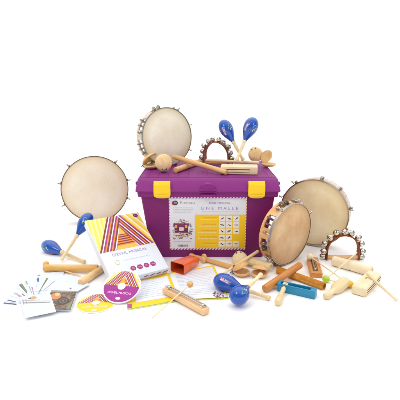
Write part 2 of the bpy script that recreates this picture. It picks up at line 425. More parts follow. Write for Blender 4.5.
for r in range(5):
    for c in range(3):
        if r == 3 and c == 2: continue
        x0 = 219.7+c*7.15; y0 = 216+r*6.4
        lr(x0, y0, x0+6.1, y0+5.6, (240, 238, 232), e2)
        random.seed(r*7+c)
        a = random.uniform(-.8, .8); cx_, cy_ = LX(x0+3.05), LY(y0+2.8)
        col_ = random.choice([(110, 100, 100), (60, 40, 50), (150, 140, 130), (120, 90, 110)])
        for dx in ((-1, 1, .3) if (r+c) % 2 else (0, .5)):
            q = [(cx_+sc_x*(dx*.7+l*math.cos(a)-w*math.sin(a)), cy_+sc_y*(l*math.sin(a)+w*math.cos(a)), e3) for l, w in ((-1.7*random.uniform(.5, 1), -.22), (1.2, -.5*random.uniform(.5, 1.2)), (1.7, .5), (-1.5, .45*random.random()))]
            b.poly([tuple(ML @ Vector(p)) for p in q], ink(col_))
    for k, w in enumerate((14, 17)):
        words(218-w-(r*37 % 4), 217.6, 217.7+r*6.4+k*1.9, .75, (255, 236, 150) if k else (232, 166, 20))
random.seed(11)
b.build('label_sheet', chest)

# ------------------------------------------------------------------ drums and tambourines
def bolt_parts(parent, rad, depth, angs, big=1.):
    for a in angs:
        b = B(); M = Matrix.Rotation(R_(a), 4, 'Z') @ Matrix.Translation((rad, 0, -depth*.5))
        b.tube([(.004, 0, -depth*.3), (.007, 0, depth*.55)], .0022*big, NICKEL)
        b.box((.003, 0, -depth*.25), (.010, .012*big, .012), DNICKEL, .002)
        b.tube([(.003, 0, depth*.5), (.008, 0, depth*.5+.001), (.013*big, 0, depth*.5)], [.0028*big, .0024*big, .0036*big], DNICKEL)
        b.ball((.0145*big, 0, depth*.5), .0038*big, NICKEL, 12)
        o = b.build('tension_bolt', parent); o.matrix_local = M
def frame_drum(M, rad, depth, shell, skin, hoop, angs, label, name='frame_drum', cat='frame drum', group=None, hoopw=.0035):
    r = root(name, M, label, cat, group)
    b = B(); b.lathe([(rad-.007, -depth), (rad, -depth), (rad, -.002), (rad-.007, -.002), (rad-.007, -depth)], shell, seg=96, cap=False); b.build('shell', r)
    b = B(); b.lathe([(rad-.006, -.004), (rad+.0006, -.010), (rad+.0008, -.001), (rad-.003, .0008), (rad*.5, .0006), (0, .0005)], skin, seg=96, cap=False); b.build('skin', r)
    b = B(); b.lathe([(rad+.001, -.011), (rad+hoopw, -.011), (rad+hoopw, .0035), (rad+.0004, .0035), (rad+.001, -.011)], hoop, seg=96, cap=False); b.build('hoop', r)
    bolt_parts(r, rad+hoopw, depth*.75, angs)
    return r
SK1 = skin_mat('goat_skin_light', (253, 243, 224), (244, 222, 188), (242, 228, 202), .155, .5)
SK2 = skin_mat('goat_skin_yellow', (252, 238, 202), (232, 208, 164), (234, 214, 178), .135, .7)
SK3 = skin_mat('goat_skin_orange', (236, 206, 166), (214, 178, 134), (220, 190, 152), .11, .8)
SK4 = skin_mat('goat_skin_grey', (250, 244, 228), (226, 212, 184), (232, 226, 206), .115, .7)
DHOOP = plain('dark_steel_hoop', (124, 108, 94), .3, 1., var=.2)
CHOOP = plain('chrome_hoop', (168, 160, 156), .2, 1., var=.1)
Rl = .157
cl = Q(95, 191.5, 1.98)
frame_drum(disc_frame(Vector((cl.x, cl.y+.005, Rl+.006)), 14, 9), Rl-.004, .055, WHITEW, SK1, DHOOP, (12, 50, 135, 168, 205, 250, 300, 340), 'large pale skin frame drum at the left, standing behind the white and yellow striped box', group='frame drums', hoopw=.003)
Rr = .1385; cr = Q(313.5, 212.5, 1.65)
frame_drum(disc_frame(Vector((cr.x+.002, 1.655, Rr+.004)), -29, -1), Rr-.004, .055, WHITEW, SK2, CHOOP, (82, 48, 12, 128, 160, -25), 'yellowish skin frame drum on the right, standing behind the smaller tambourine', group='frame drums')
def tambourine(M, rad, depth, skin, frame, label, offs, bolts):
    r = root('tambourine', M, label, 'tambourine', 'tambourines with jingles')
    b = B(); n = 8; sl_ = 25   # frame ring with slots for the jingles
    t = B()
    for k in range(n):
        a0 = offs+k*360/n+sl_/2; a1 = offs+(k+1)*360/n-sl_/2
        def arc(bb, a0, a1, z0, z1, st=10):
            tt = bmesh.new(); rows = []
            for i in range(st+1):
                a = R_(a0+(a1-a0)*i/st); c, s_ = math.cos(a), math.sin(a)
                rows.append([tt.verts.new(((rad-.006)*c, (rad-.006)*s_, z0)), tt.verts.new((rad*c, rad*s_, z0)), tt.verts.new((rad*c, rad*s_, z1)), tt.verts.new(((rad-.006)*c, (rad-.006)*s_, z1))])
            for p, q in zip(rows, rows[1:]):
                for j in range(4): tt.faces.new((p[j], p[(j+1) % 4], q[(j+1) % 4], q[j]))
            tt.faces.new(rows[0]); tt.faces.new(list(reversed(rows[-1]))); bmesh.ops.recalc_face_normals(tt, faces=tt.faces)
            bb.add(tt, frame)
        arc(b, a0, a1, -depth*.78, -depth*.22)
    b.lathe([(rad-.006, -depth), (rad, -depth), (rad, -depth*.78), (rad-.006, -depth*.78), (rad-.006, -depth)], frame, seg=96, cap=False)
    b.lathe([(rad-.006, -depth*.22), (rad, -depth*.22), (rad, -.002), (rad-.006, -.002), (rad-.006, -depth*.22)], frame, seg=96, cap=False)
    b.build('frame', r)
    b = B(); b.lathe([(rad-.006, -.004), (rad+.0006, -.008), (rad+.0008, -.001), (rad-.003, .0008), (0, .0005)], skin, seg=96, cap=False); b.build('skin', r)
    b = B(); b.lathe([(rad+.001, -.007), (rad+.003, -.007), (rad+.003, .002), (rad+.0004, .002), (rad+.001, -.007)], CHOOP, seg=96, cap=False); b.build('hoop', r)
    for k in range(n):
        for dd in (-1, 1):
            b = B(); Mj = Matrix.Rotation(R_(offs+k*360/n+dd*5.2), 4, 'Z') @ Matrix.Translation((rad+.0015, 0, -depth*.5)) @ Matrix.Rotation(R_(90), 4, 'X')
            for s_ in (-1, 1):
                b.lathe([(.0008, .003), (.0045, .0028), (.006, .0012), (.0115, .0012), (.0142, .0004), (.0142, -.0003), (.012, .0004)], DNICKEL, Matrix.Translation((0, 0, s_*.0012 + dd*.0)) @ (Matrix.Identity(4) if s_ > 0 else Matrix.Rotation(math.pi, 4, 'X')), 20, cap=False)
            b.tube([(0, -.014, 0), (0, .014, 0)], .0009, NICKEL, 6)
            o = b.build('jingle', r); o.matrix_local = Mj
    bolt_parts(r, rad+.003, depth*.6, bolts, .8)
    return r
ct = Q(167.5, 138.5, 1.78)
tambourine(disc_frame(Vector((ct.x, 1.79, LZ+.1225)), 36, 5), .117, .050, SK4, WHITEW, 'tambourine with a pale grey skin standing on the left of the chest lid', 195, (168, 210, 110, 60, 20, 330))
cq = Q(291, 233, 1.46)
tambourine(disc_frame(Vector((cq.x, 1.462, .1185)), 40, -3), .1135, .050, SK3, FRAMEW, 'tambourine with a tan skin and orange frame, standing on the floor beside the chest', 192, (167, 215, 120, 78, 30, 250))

# ------------------------------------------------------------------ maracas
def maraca_head_pt(r_of, z, a, off=.0005):
    r = r_of(z)+off; return Vector((r*math.cos(a), r*math.sin(a), z))
def maraca(p_end, p_tip, hr, label, rot=0, hf=.45, word='MUSIC', group='blue maracas', hw=.0062, turn=74):
    Lg = (p_tip-p_end).length; M = along(p_end, p_tip) @ Matrix.Rotation(R_(rot), 4, 'Z')
    r = root('maraca', M, label, 'maraca', group)
    hl = Lg*hf; z0 = Lg-hl
    b = B(); w = hw
    b.lathe([(0, 0), (w*1.0, .0008), (w*1.25, .004), (w*1.2, .008), (w*.92, .013), (w*.9, z0*.4), (w*1.1, z0*.72), (w*.95, z0*.88), (w*1.35, z0*.93), (w*1.35, z0*.97), (w*1.1, z0+.004)], MAPLE, seg=24)
    b.build('handle', r)
    def rof(z):
        t = max(0, min(1, (z-z0)/hl))
        c = .62
        if t < c:
            u = t/c; return hr*(.26+.74*math.sin(u*math.pi/2)**1.25)
        u = (t-c)/(1-c); return hr*math.sqrt(max(0, 1-u*u))
    b = B(); K = 34
    prof = [(0, z0), (rof(z0)*.9, z0)]+[(rof(z0+hl*(1-math.cos(math.pi*k/K))/2), z0+hl*(1-math.cos(math.pi*k/K))/2) for k in range(1, K)]+[(0, Lg)]
    b.lathe(prof, BLUE, seg=40)
    # painted decoration, following the surface
    zc = z0+hl*.6
    def wrap(a0, zc, flip=1, rotd=0):
        def f(x, y):
            ca, sa = math.cos(R_(rotd)), math.sin(R_(rotd)); x, y = x*ca-y*sa, x*sa+y*ca
            z = zc+y; return maraca_head_pt(rof, z, a0+flip*x/hr, .0004)
        return f
    for k in range(2):
        a0 = k*math.pi
        for off_, cc, bo in ((.0003, (240, 238, 240), .0009), (.0006, (202, 52, 64), -.0001)):
            def g(x, y, a0=a0, off_=off_):
                ca, sa = math.cos(R_(turn)), math.sin(R_(turn)); x, y = x*ca-y*sa, x*sa+y*ca
                return maraca_head_pt(rof, zc-hl*.08+y, a0+x/hr, off_)
            b.text(word, hl*.13, ink(cc, .3), None, hl*.34, g, bold=bo*.8)
        for (da, dz, cc, rr_) in ((1.15, .04, (110, 205, 190), .06), (1.42, -.05, (150, 200, 90), .05), (1.2, -.13, (240, 240, 200), .045)):
            pts = []
            for i in range(11):
                q = R_(30+i*21); pts.append(maraca_head_pt(rof, zc+hl*dz+hl*rr_*math.sin(q), a0+da+hl*rr_*math.cos(q)/hr, .0002))
            b.tube(pts, .0010, ink(cc, .3), 6)
    b.build('head', r); return r
# pair on the lid, crossed and standing on their handle ends
maraca(Q(243.5, 160.5, 1.70), Q(221.5, 120.3, 1.745), .0275, 'blue maraca standing on the chest lid, leaning to the left and crossing its twin', 178, .53)
maraca(Q(236.5, 160.5, 1.675), Q(254.5, 117.6, 1.70), .0285, 'blue maraca standing on the chest lid, leaning to the right and crossing its twin', 300, .53)
maraca(P(61, 260.5, .008), Q(91, 213.5, 1.605), .027, 'blue maraca propped up between the big left drum and the striped box', 60, .47)
maraca(P(85, 262, .008), P(43.2, 244, .026), .0275, 'blue maraca lying flat on the floor at the far left, its head pointing left', 130, .46)
maraca(P(270.5, 298.3, .009), P(214.0, 279.0, .029), .0300, 'blue maraca lying beside the open booklet, its head lowest left and handle pointing right', 40, .52, turn=262)
maraca(P(261.5, 274.0, .060), P(233.2, 300.8, .029), .0292, 'blue maraca with its round head towards the viewer, lying over the handle of another maraca', 340, .50)

# ------------------------------------------------------------------ claves, sticks, beaters
def stick(name, p0, p1, r0, r1, mat, label, cat, group=None, hollow=0, flutes=False, bev=None):
    Lg = (p1-p0).length; b = B(); e = bev or min(r0, r1)*.22
    prof = [(0, 0), (r0-e, 0), (r0-e*.3, e*.3), (r0, e), (r1, Lg-e), (r1-e*.3, Lg-e*.3), (r1-e, Lg)]
    if hollow: prof += [(hollow, Lg), (hollow, Lg-.03), (0, Lg-.03)]
    else: prof += [(0, Lg)]
    b.lathe(prof, mat, seg=36)
    return tag(b.build(name, None, along(p0, p1)), label, cat, group)
GC = 'wooden claves'
stick('clave', P(175.5, 170.2, LZ+.0115), P(200, 161.5, LZ+.0115), .0112, .0112, BEECH, 'short thick wooden clave lying on the chest lid under a longer clave', 'clave', GC)
stick('clave', Q(173.5, 156.5, 1.76), P(226.5, 172.5, LZ+.0105), .0098, .0102, BEECH, 'long wooden clave slanting across the middle of the chest lid', 'clave', GC)
stick('clave', P(98, 268.2, .020), P(44, 268, .013), .0125, .0128, ORANGEW, 'long orange wood clave lying level on the floor at the left below two maracas', 'clave', GC)
stick('clave', P(80.5, 283, .0125), P(108, 264.5, .0128), .0125, .0125, ORANGEW, 'orange wood clave with its cut end towards the viewer, half under the striped box', 'clave', GC)
stick('clave', P(264.5, 289, .013), P(300, 265, .036), .0122, .0122, TAN, 'reddish brown clave lying across another clave in front of the tan tambourine', 'clave', GC)
stick('clave', P(277.5, 269.8, .012), P(324.5, 286.5, .012), .0128, .0128, MOTTLE, 'mottled brown hollow clave lying beneath the reddish brown one', 'clave', GC, hollow=.0085)
def beater(p_ball, p_end, br, sr, ballmat, stickmat, label, group='beaters with a ball head'):
    Lg = (p_end-p_ball).length; M = along(p_ball, p_end); r = root('beater', M, label, 'beater', group)
    b = B(); b.ball((0, 0, 0), br, ballmat, 28); b.build('head', r)
    b = B(); b.lathe([(0, br*.5), (sr, br*.5), (sr*.95, Lg*.5), (sr*.9, Lg-.001), (sr*.6, Lg), (0, Lg)], stickmat, seg=14); b.build('stick', r)
    return r
beater(P(46, 264.3, .016), P(81, 276.5, .004), .0115, .0026, ORANGEW, ORANGEW, 'natural wood beater behind the long level clave at the left')
beater(P(190, 284.3, .040), P(151.8, 318.3, .006), .0105, .0021, BEECH, PALE, 'small wooden ball beater lying across the tone bar')
GREENB = plain('green_wood_ball', (176, 206, 56), .35, coat=.3); YELB = plain('yellow_wood_ball', (252, 188, 22), .35, coat=.3)
beater(P(326, 279, .0125), P(357, 252.5, .055), .0122, .0024, GREENB, PALE, 'beater with a lime green ball, its stick rising to the right')
beater(P(349.8, 284.0, .0125), P(327, 279.8, .008), .0122, .0022, YELB, PALE, 'beater with a yellow ball beside the pale wood shaker')
beater(P(310, 256.5, .034), P(340, 277.5, .012), .0118, .0024, MAPLE, PALE, 'beater with a plain pale ball resting on the small block with a metal tongue')
stick('drumstick', P(222.5, 274, .012), P(258, 251.3, .050), .0042, .0060, MAPLE, 'pale drumstick slanting over the castanets in front of the chest', 'drumstick')
stick('drumstick', P(367, 273.5, .042), P(397, 300.5, .006), .0048, .0042, PALE, 'pale thin drumstick at the far right, leaning on the slotted block', 'drumstick')
stick('wooden_bar', Q(206, 160.3, 1.79), Q(259, 162.6, 1.70), .0065, .0065, MAPLE, 'thin pale wooden rod lying behind the slotted block on the chest lid', 'rod')

# rattle stick in front of the chest: rod through a short cross piece
pA, pB = P(190, 255, .010), P(234, 267.5, .012)
r = root('clapper_stick', along(pA, pB), 'orange wooden stick with short cross pieces in front of the label sheet', 'clapper')
Lg = (pB-pA).length
b = B(); b.lathe([(0, 0), (.006, 0), (.0082, .002), (.0088, .012), (.0068, .02), (.0072, Lg*.4), (.0085, Lg-.003), (.0065, Lg), (0, Lg)], BEECH, seg=24); b.build('rod', r)
for zz, xx in ((.058, .013), (.072, -.012)):
    b = B(); b.lathe([(0, 0), (.010, 0), (.012, .002), (.012, .008), (.009, .010), (0, .010)], BEECH, Matrix.Translation((xx, .002, zz)) @ Matrix.Rotation(R_(80), 4, 'Y') @ Matrix.Translation((0, 0, -.005)), 24)
    b.build('cross_piece', r)

# ------------------------------------------------------------------ castanets
def shellmesh(R, mat, ear=True):
    b = B()
    shape = lambda a: 1+.13*math.exp(-((a-math.pi/2)/.42)**2)
    b.lathe([(0, .0150), (R*.3, .0146), (R*.62, .0125), (R*.86, .0085), (R*.97, .0045), (R, .0015), (R*.97, 0), (R*.80, 0), (R*.70, .0015), (R*.45, .0055), (0, .0065)], mat, seg=44, shape=shape)
    return b
def castanets(M, label, R=.030, op=24, mat=BEECH, group='castanet pairs', cord=True, flip=False):
    r = root('castanets', M, label, 'castanets', group)
    H = Matrix.Translation((0, R*.95, .0))
    b = shellmesh(R, mat)
    for sx in (-1, 1): b.lathe([(0, .0), (.0021, 0), (.0021, .0006), (0, .0006)], DARK, Matrix.Translation((sx*.008, R*.74, .0095)) @ Matrix.Rotation(R_(-22), 4, 'X') , 10)
    o = b.build('shell', r); o.matrix_local = Matrix.Translation((0, 0, .0155)) @ Matrix.Rotation(math.pi, 4, 'Y')
    b = shellmesh(R, mat)
    for sx in (-1, 1): b.lathe([(0, .0), (.0021, 0), (.0021, .003), (0, .003)], DARK, Matrix.Translation((sx*.008, R*.74, .0108)) @ Matrix.Rotation(R_(-22), 4, 'X'), 10)
    o = b.build('shell', r); o.matrix_local = Matrix.Translation((0, R*.9, .0165)) @ Matrix.Rotation(R_(-op), 4, 'X') @ Matrix.Translation((0, -R*.9, 0))
    if cord:
        b = B(); pts = []
        for k in range(25):
            a = 2*math.pi*k/24; pts.append((.009*math.cos(a)+.001*math.sin(3*a), R*.98+.004*math.sin(2*a), .016+.014*math.sin(a)))
        b.tube(pts[:-1], .0018, CORD, 8, closed=True)
        b.tube([(.004, R*1.02, .018), (.010, R*1.2, .014), (.013, R*1.45, .012), (.018, R*1.65, .010)], .0016, CORD, 8)
        b.tube([(-.004, R*1.02, .018), (-.009, R*1.2, .008), (-.007, R*1.4, .004)], .0013, CORD, 8)
        b.build('cord', r)
    return r
pz = LZ+.0005
castanets(flat(P(151, 169.8, pz)+Vector((0, .03, 0)), 62, 0), 'castanets lying open at the left end of the chest lid, blue cord hanging left', .035, 44, CASTW)
castanets(disc_frame(Q(163.5, 162.5, 1.655)+Vector((0, 0, 0)), 12, 12, 180) @ Matrix.Translation((0, 0, -.014)), 'castanets propped upright against the tambourine on the chest lid', .0330, 6, CASTW)
castanets(disc_frame(Q(255.5, 154.5, 1.79), -8, 14, 20) @ Matrix.Translation((0, 0, -.014)), 'castanets standing upright behind the others at the right end of the chest lid', .0300, 5, CASTW, cord=False)
castanets(flat(P(270.5, 168, pz)+Vector((-.004, .020, 0)), 26, 0), 'castanets lying wide open at the right end of the chest lid', .029, 74, CASTW, cord=False)
castanets(flat(P(241.5, 275.5, .0)+Vector((0, 0, .0005)), 62, 0), 'open castanets with a blue cord on the floor under the drumstick', .0290, 30, BEECH)
castanets(disc_frame(P(240, 259.5, .016), -14, 38, 15) @ Matrix.Translation((0, 0, -.014)), 'pale castanets tilted up on the floor behind the drumstick', .0290, 4, MAPLE, cord=False)
castanets(flat(P(259.3, 277, .0)+Vector((0, 0, .0005)), -25, 0), 'open castanets on the floor in front of the grooved block', .0285, 24, BEECH, cord=False)

# ------------------------------------------------------------------ wood blocks
def block(name, p0, p1, w, h, mat, label, slots=(), bev=.003, cat='wood block', rotz=0., group='wood blocks', extra=None):
    """long axis p0->p1 at the block's mid height"""
    Lg = (p1-p0).length; M = along(p0, p1); r = root(name, M, label, cat, group)
    b = B(); b.box((0, 0, Lg/2), (w, h, Lg), mat, bev, seg=4); b.build('body', r)
    for (x, y, dx, dy, z0, z1) in slots:
        b = B(); b.box((x, y, Lg*(z0+z1)/2), (dx, dy, Lg*(z1-z0)), WSLOT, .0004, seg=1); b.build('slot', r)
    return r
# on the lid: slotted block
p0, p1 = P(221, 168.8, LZ+.0160), P(257.5, 169.6, LZ+.0160)
block('wood_block', p0, p1, .060, .030, MAPLE, 'pale slotted wood block lying at the right of the middle on the chest lid', [(-.0300, .004, .001, .0040, .05, .80), (-.0300, -.007, .001, .0016, .05, .80)])
# grooved block on the floor by the chest
def two_tone(p0, p1, rad, mat, label, sq=1.):
    Lg = (p1-p0).length; r = root('tone_block', along(p0, p1), label, 'wood block', 'wood blocks')
    b = B(); b.lathe([(0, 0), (rad*.8, 0), (rad*.96, .002), (rad, .006), (rad, Lg*.46), (rad*.9, Lg*.475), (rad*.9, Lg*.5), (rad, Lg*.515), (rad, Lg-.006), (rad*.95, Lg-.002), (rad*.82, Lg), (rad*.6, Lg), (rad*.58, Lg-.004), (0, Lg-.004)], mat, Matrix.Diagonal((sq, 1, 1, 1)), 40)
    b.build('body', r)
    for a, z0, z1 in ((-1, .06, .42), (1, .56, .95)):
        b = B(); b.box((rad*sq*.86, rad*.35*a, Lg*(z0+z1)/2), (rad*.3, .0022, Lg*(z1-z0)), WSLOT, .0003, seg=1); b.build('slot', r)
    return r
two_tone(P(245.5, 259.5, .022), P(271, 267, .022), .0130, MAPLE, 'pale wood block lying above the open castanets beside the tambourine', 1.35)
two_tone(P(333, 260.5, .018), P(372, 271.5, .018), .0180, PALE, 'large pale cylindrical tone block under the ends of the bell arch')
# slotted block at right
p0, p1 = P(358.3, 291.3, .016), P(374.5, 275.5, .016)
block('wood_block', p0, p1, .045, .030, PALE, 'pale slotted wood block at the far right with a drumstick resting on it', [(-.0224, .004, .001, .0036, .1, .95), (-.0224, -.0045, .001, .0028, .08, .92), (.004, .0150, .002, .0005, .45, .58)], bev=.006)
# block with metal tongue
p0, p1 = P(316.5, 275.5, .009), P(312.2, 259.3, .009)
r = block('tongue_block', p0, p1, .040, .018, TAN, 'small reddish block with a metal tongue in a dark slot', [(.001, .0091, .018, .0006, .12, .86)], bev=.0015, cat='wood block')
Lg = (p1-p0).length
b = B(); b.box((.003, .0112, Lg*.48), (.006, .0022, Lg*.66), STEEL, .0006); b.tube([(-.003, .0115, Lg*.16), (-.003, .0115, Lg*.82)], .0016, NICKEL)
b.ball((.001, .0125, Lg*.2), .0034, STEEL, 12); b.build('metal_tongue', r)
# tone bar on the booklet
p0, p1 = P(165.5, 289.3, .016), P(206.5, 311.5, .013)
r = root('tone_bar', along(p0, p1), 'orange wooden bar with a metal rod on top, lying on the open booklet', 'chime bar'); Lg = (p1-p0).length
b = B(); b.box((0, 0, Lg/2), (.026, .017, Lg), BEECH, .0015)
for zz in (.10, .92): b.box((0, .0105, Lg*zz), (.020, .005, .008), BEECH, .001)
b.build('wooden_base', r)
for xx in (-.004, .0045):
    b = B(); b.tube([(xx, .0150, Lg*.03), (xx, .0150, Lg*.97)], .0019, STEEL, 12); b.build('metal_rod', r)
for zz in (.10, .92):
    b = B(); b.lathe([(0, 0), (.0036, 0), (.0036, .0012), (.002, .0026), (0, .0028)], NICKEL, Matrix.Translation((0, .0158, Lg*zz)) @ Matrix.Rotation(R_(-90), 4, 'X'), 14); b.build('screw', r)

# ------------------------------------------------------------------ pale wooden shaker
p0, p1 = P(325.3, 297, .0105), P(346.0, 281.0, .019); Lg = (p1-p0).length
b = B(); w = 1.
b.lathe([(0, 0), (.008, .001), (.0108, .005), (.0114, .010), (.0102, .017), (.0085, .026), (.0082, Lg*.30), (.0095, Lg*.37), (.0140, Lg*.43), (.0172, Lg*.50), (.0186, Lg*.60), (.0188, Lg*.90), (.0175, Lg*.96), (.0150, Lg*.99), (.010, Lg), (0, Lg)], MAPLE, seg=44)
tag(b.build('shaker', None, along(p0, p1)), 'pale bottle shaped wooden shaker between the green and yellow balls', 'shaker')

# ------------------------------------------------------------------ ratchet
TEAL = plain('teal_paint', (0, 130, 172), .38, coat=.3, var=.03)
p0, p1 = P(278.3, 285.3, .014), P(316.0, 293.8, .014); Lg = (p1-p0).length
r = root('ratchet', along(p0, p1), 'teal blue ratchet with a turned wooden handle at the front', 'ratchet')
b = B()
for sx in (-1, 1): b.box((sx*.0115, 0, Lg/2), (.0050, .026, Lg), TEAL, .0012)
b.box((0, 0, Lg*.93), (.019, .0262, Lg*.14), TEAL, .0008); b.box((0, -.0105, Lg/2), (.019, .004, Lg*.96), TEAL, .0004)
b.box((0, .0, .004), (.0192, .0262, .008), TEAL, .0008)
b.build('frame', r)
b = B(); b.box((0, .002, Lg*.5), (.014, .0022, Lg*.76), plain('dark_teal_tongue', (8, 92, 122), .5), .0005); b.build('tongue', r)
b = B()
pr = [(.0055 if k % 2 else .0105) for k in range(16)]
b.lathe([(0, -.008), (.0090, -.008), (.0090, .008), (0, .008)], PALE, Matrix.Translation((0, .004, .022)) @ Matrix.Rotation(R_(90), 4, 'Y'), 32, shape=lambda a: 1+.16*math.sin(8*a)); b.build('gear', r)
g = along(p0, p1).inverted(); hend = g @ P(277.3, 303.5, .0115); hs = Vector((-.0, .004, .022))
b = B(); d = (hend-hs); hl = d.length
b.lathe([(0, -.018), (.005, -.018), (.0054, 0), (.0056, .018), (.0076, .022), (.0068, .030), (.0074, hl*.5), (.0102, hl*.78), (.0108, hl*.9), (.0085, hl*.98), (0, hl)], MAPLE, along(hs, hend, (0, 1, 0.01)), 28)
b.build('handle', r)

# ------------------------------------------------------------------ cowbell
ORG = plain('orange_enamel', (246, 98, 36), .32, coat=.35, var=.05)
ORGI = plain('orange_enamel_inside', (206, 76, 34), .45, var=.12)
A0, A1 = P(170.6, 271.2, .004), P(184.2, 275.3, .004)
mid = (A0+A1)/2; wv = (A1-A0).normalized(); ax = Vector((-wv.y, wv.x, 0)).normalized()
Mc = Matrix((wv, Vector((0, 0, 1)), -ax)).transposed().to_4x4(); Mc.translation = mid
r = root('cowbell', Mc, 'orange red metal cowbell lying on the open booklet, mouth to the left', 'cowbell')
b = B()
def ring(w, h, z, y0, rr, n=4):
    pts = []
    for (cx, cy, a0) in ((w/2-rr, y0+h-rr, 0), (-w/2+rr, y0+h-rr, 90), (-w/2+rr, y0+rr, 180), (w/2-rr, y0+rr, 270)):
        for k in range(n+1): a = R_(a0+90*k/n); pts.append((cx+rr*math.cos(a), cy+rr*math.sin(a), z))
    return pts
def skin_rings(b, rs, mat, cap_last=True):
    t = bmesh.new(); rr = [[t.verts.new(p) for p in x] for x in rs]
    for a, c in zip(rr, rr[1:]):
        for k in range(len(a)): t.faces.new((a[k], a[(k+1) % len(a)], c[(k+1) % len(a)], c[k]))
    if cap_last: t.faces.new(rr[-1])
    bmesh.ops.recalc_face_normals(t, faces=t.faces); b.add(t, mat)
Wm = (A1-A0).length; CLn = .105
skin_rings(b, [ring(Wm-.003, .036, .0, .0015, .005), ring(Wm, .039, 0, 0, .006), ring(Wm*.72, .026, -CLn*.96, .004, .005), ring(Wm*.66, .022, -CLn, .006, .005)], ORG)
b.build('bell_body', r, sharp=40)
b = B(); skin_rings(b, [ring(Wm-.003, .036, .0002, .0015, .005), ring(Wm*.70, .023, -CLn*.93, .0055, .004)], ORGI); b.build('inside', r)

# ------------------------------------------------------------------ jingle arches
def arch(base_l, base_r, top_h, wd, nb, br, label, strapw=.026, sp=(.0, 1.)):
    c = (base_l+base_r)/2; w = (base_r-base_l).length/2; d = (base_r-base_l).normalized()
    M = Matrix((d, Vector((0, 0, 1)).cross(d), Vector((0, 0, 1)))).transposed().to_4x4(); M.translation = c
    r = root('jingle_arch', M, label, 'bell strap', 'arches of jingle bells')
    leg = top_h-w if top_h > w else 0
    def pt(t, off=0.):   # t 0..1 along the arch from left foot over the top
        a = math.pi*(1.06-1.12*t); x = (w+off)*math.cos(a)*(1 if abs(math.cos(a)) < .98 else .985); z = top_h-w + (w+off)*math.sin(a)
        return Vector((x, 0, max(0, z)))
    def pth(t, off=0.):
        Ls = leg; La = math.pi*w; T = 2*Ls+La; s = t*T
        if s < Ls: return Vector((-(w+off), 0, s)), Vector((-1, 0, 0))
        if s < Ls+La:
            a = math.pi-(s-Ls)/w; return Vector(((w+off)*math.cos(a), 0, Ls+(w+off)*math.sin(a))), Vector((math.cos(a), 0, math.sin(a)))
        return Vector(((w+off), 0, T-s)), Vector((1, 0, 0))
    t_ = bmesh.new(); rows = []; K = 48
    for k in range(K+1):
        p, n = pth(k/K); q, _ = pth(k/K, .004)
        rows.append([t_.verts.new((p.x, -strapw/2, p.z)), t_.verts.new((p.x, strapw/2, p.z)), t_.verts.new((q.x, strapw/2, q.z)), t_.verts.new((q.x, -strapw/2, q.z))])
    for a, e in zip(rows, rows[1:]):
        for j in range(4): t_.faces.new((a[j], a[(j+1) % 4], e[(j+1) % 4], e[j]))
    t_.faces.new(rows[0]); t_.faces.new(rows[-1]); bmesh.ops.recalc_face_normals(t_, faces=t_.faces)
    b = B(); b.add(t_, BROWNL); b.build('strap', r)
    b = B(); b.tube([(-w-.001, 0, .010), (w+.001, 0, .010)], .0075, BEECH, 20); b.build('grip_bar', r)
    for k in range(nb):
        t = sp[0]+(sp[1]-sp[0])*(k+.5)/nb; p, n = pth(t, .004+br*.9)
        b = B(); b.lathe([(0, -br)]+[(br*math.sin(math.pi*i/16), -br*math.cos(math.pi*i/16)) for i in range(1, 8)]+[(br*1.06, -br*.08), (br*1.06, br*.08)]+[(br*math.sin(math.pi*i/16), -br*math.cos(math.pi*i/16)) for i in range(9, 16)]+[(0, br)], NICKEL, None, 24)
        for aa in (0, 90):
            b.tube([Vector((br*.98*math.sin(q)*math.cos(R_(aa)), br*.98*math.sin(q)*math.sin(R_(aa)), br*.98*math.cos(q))) for q in [R_(-52+13*i) for i in range(9)]], br*.085, DARK, 6)
        b.tube([(0, 0, -br*.95), (0, 0, -br*1.25)], br*.3, DNICKEL, 8)
        # bells turn outwards and towards the viewer by turns
        oz = (n*1.0+Vector((0, -1, 0))*random.uniform(.35, 1.0)+Vector((random.uniform(-.3, .3), 0, random.uniform(-.3, .3)))).normalized()
        Mo = along(Vector((0, 0, 0)), oz, (0.1, 1, .2)); Mo.translation = p + Vector((0, (-strapw*.22 if k % 2 else strapw*.05), 0))
        o = b.build('bell', r); o.matrix_local = Mo
    return r
arch(P(326.5, 259.3), P(357.0, 259.3), .096, .03, 11, .0122, 'arch of jingle bells on a brown strap, standing on the floor before the right drum')
arch(Q(205.5, 161.5, 1.84), Q(229, 161.5, 1.78), .097, .03, 12, .0112, 'arch of jingle bells on a brown strap standing on the chest lid')
for o in list(COL.objects):
    if o.name.startswith('jingle_arch.001'): o.location.z = LZ

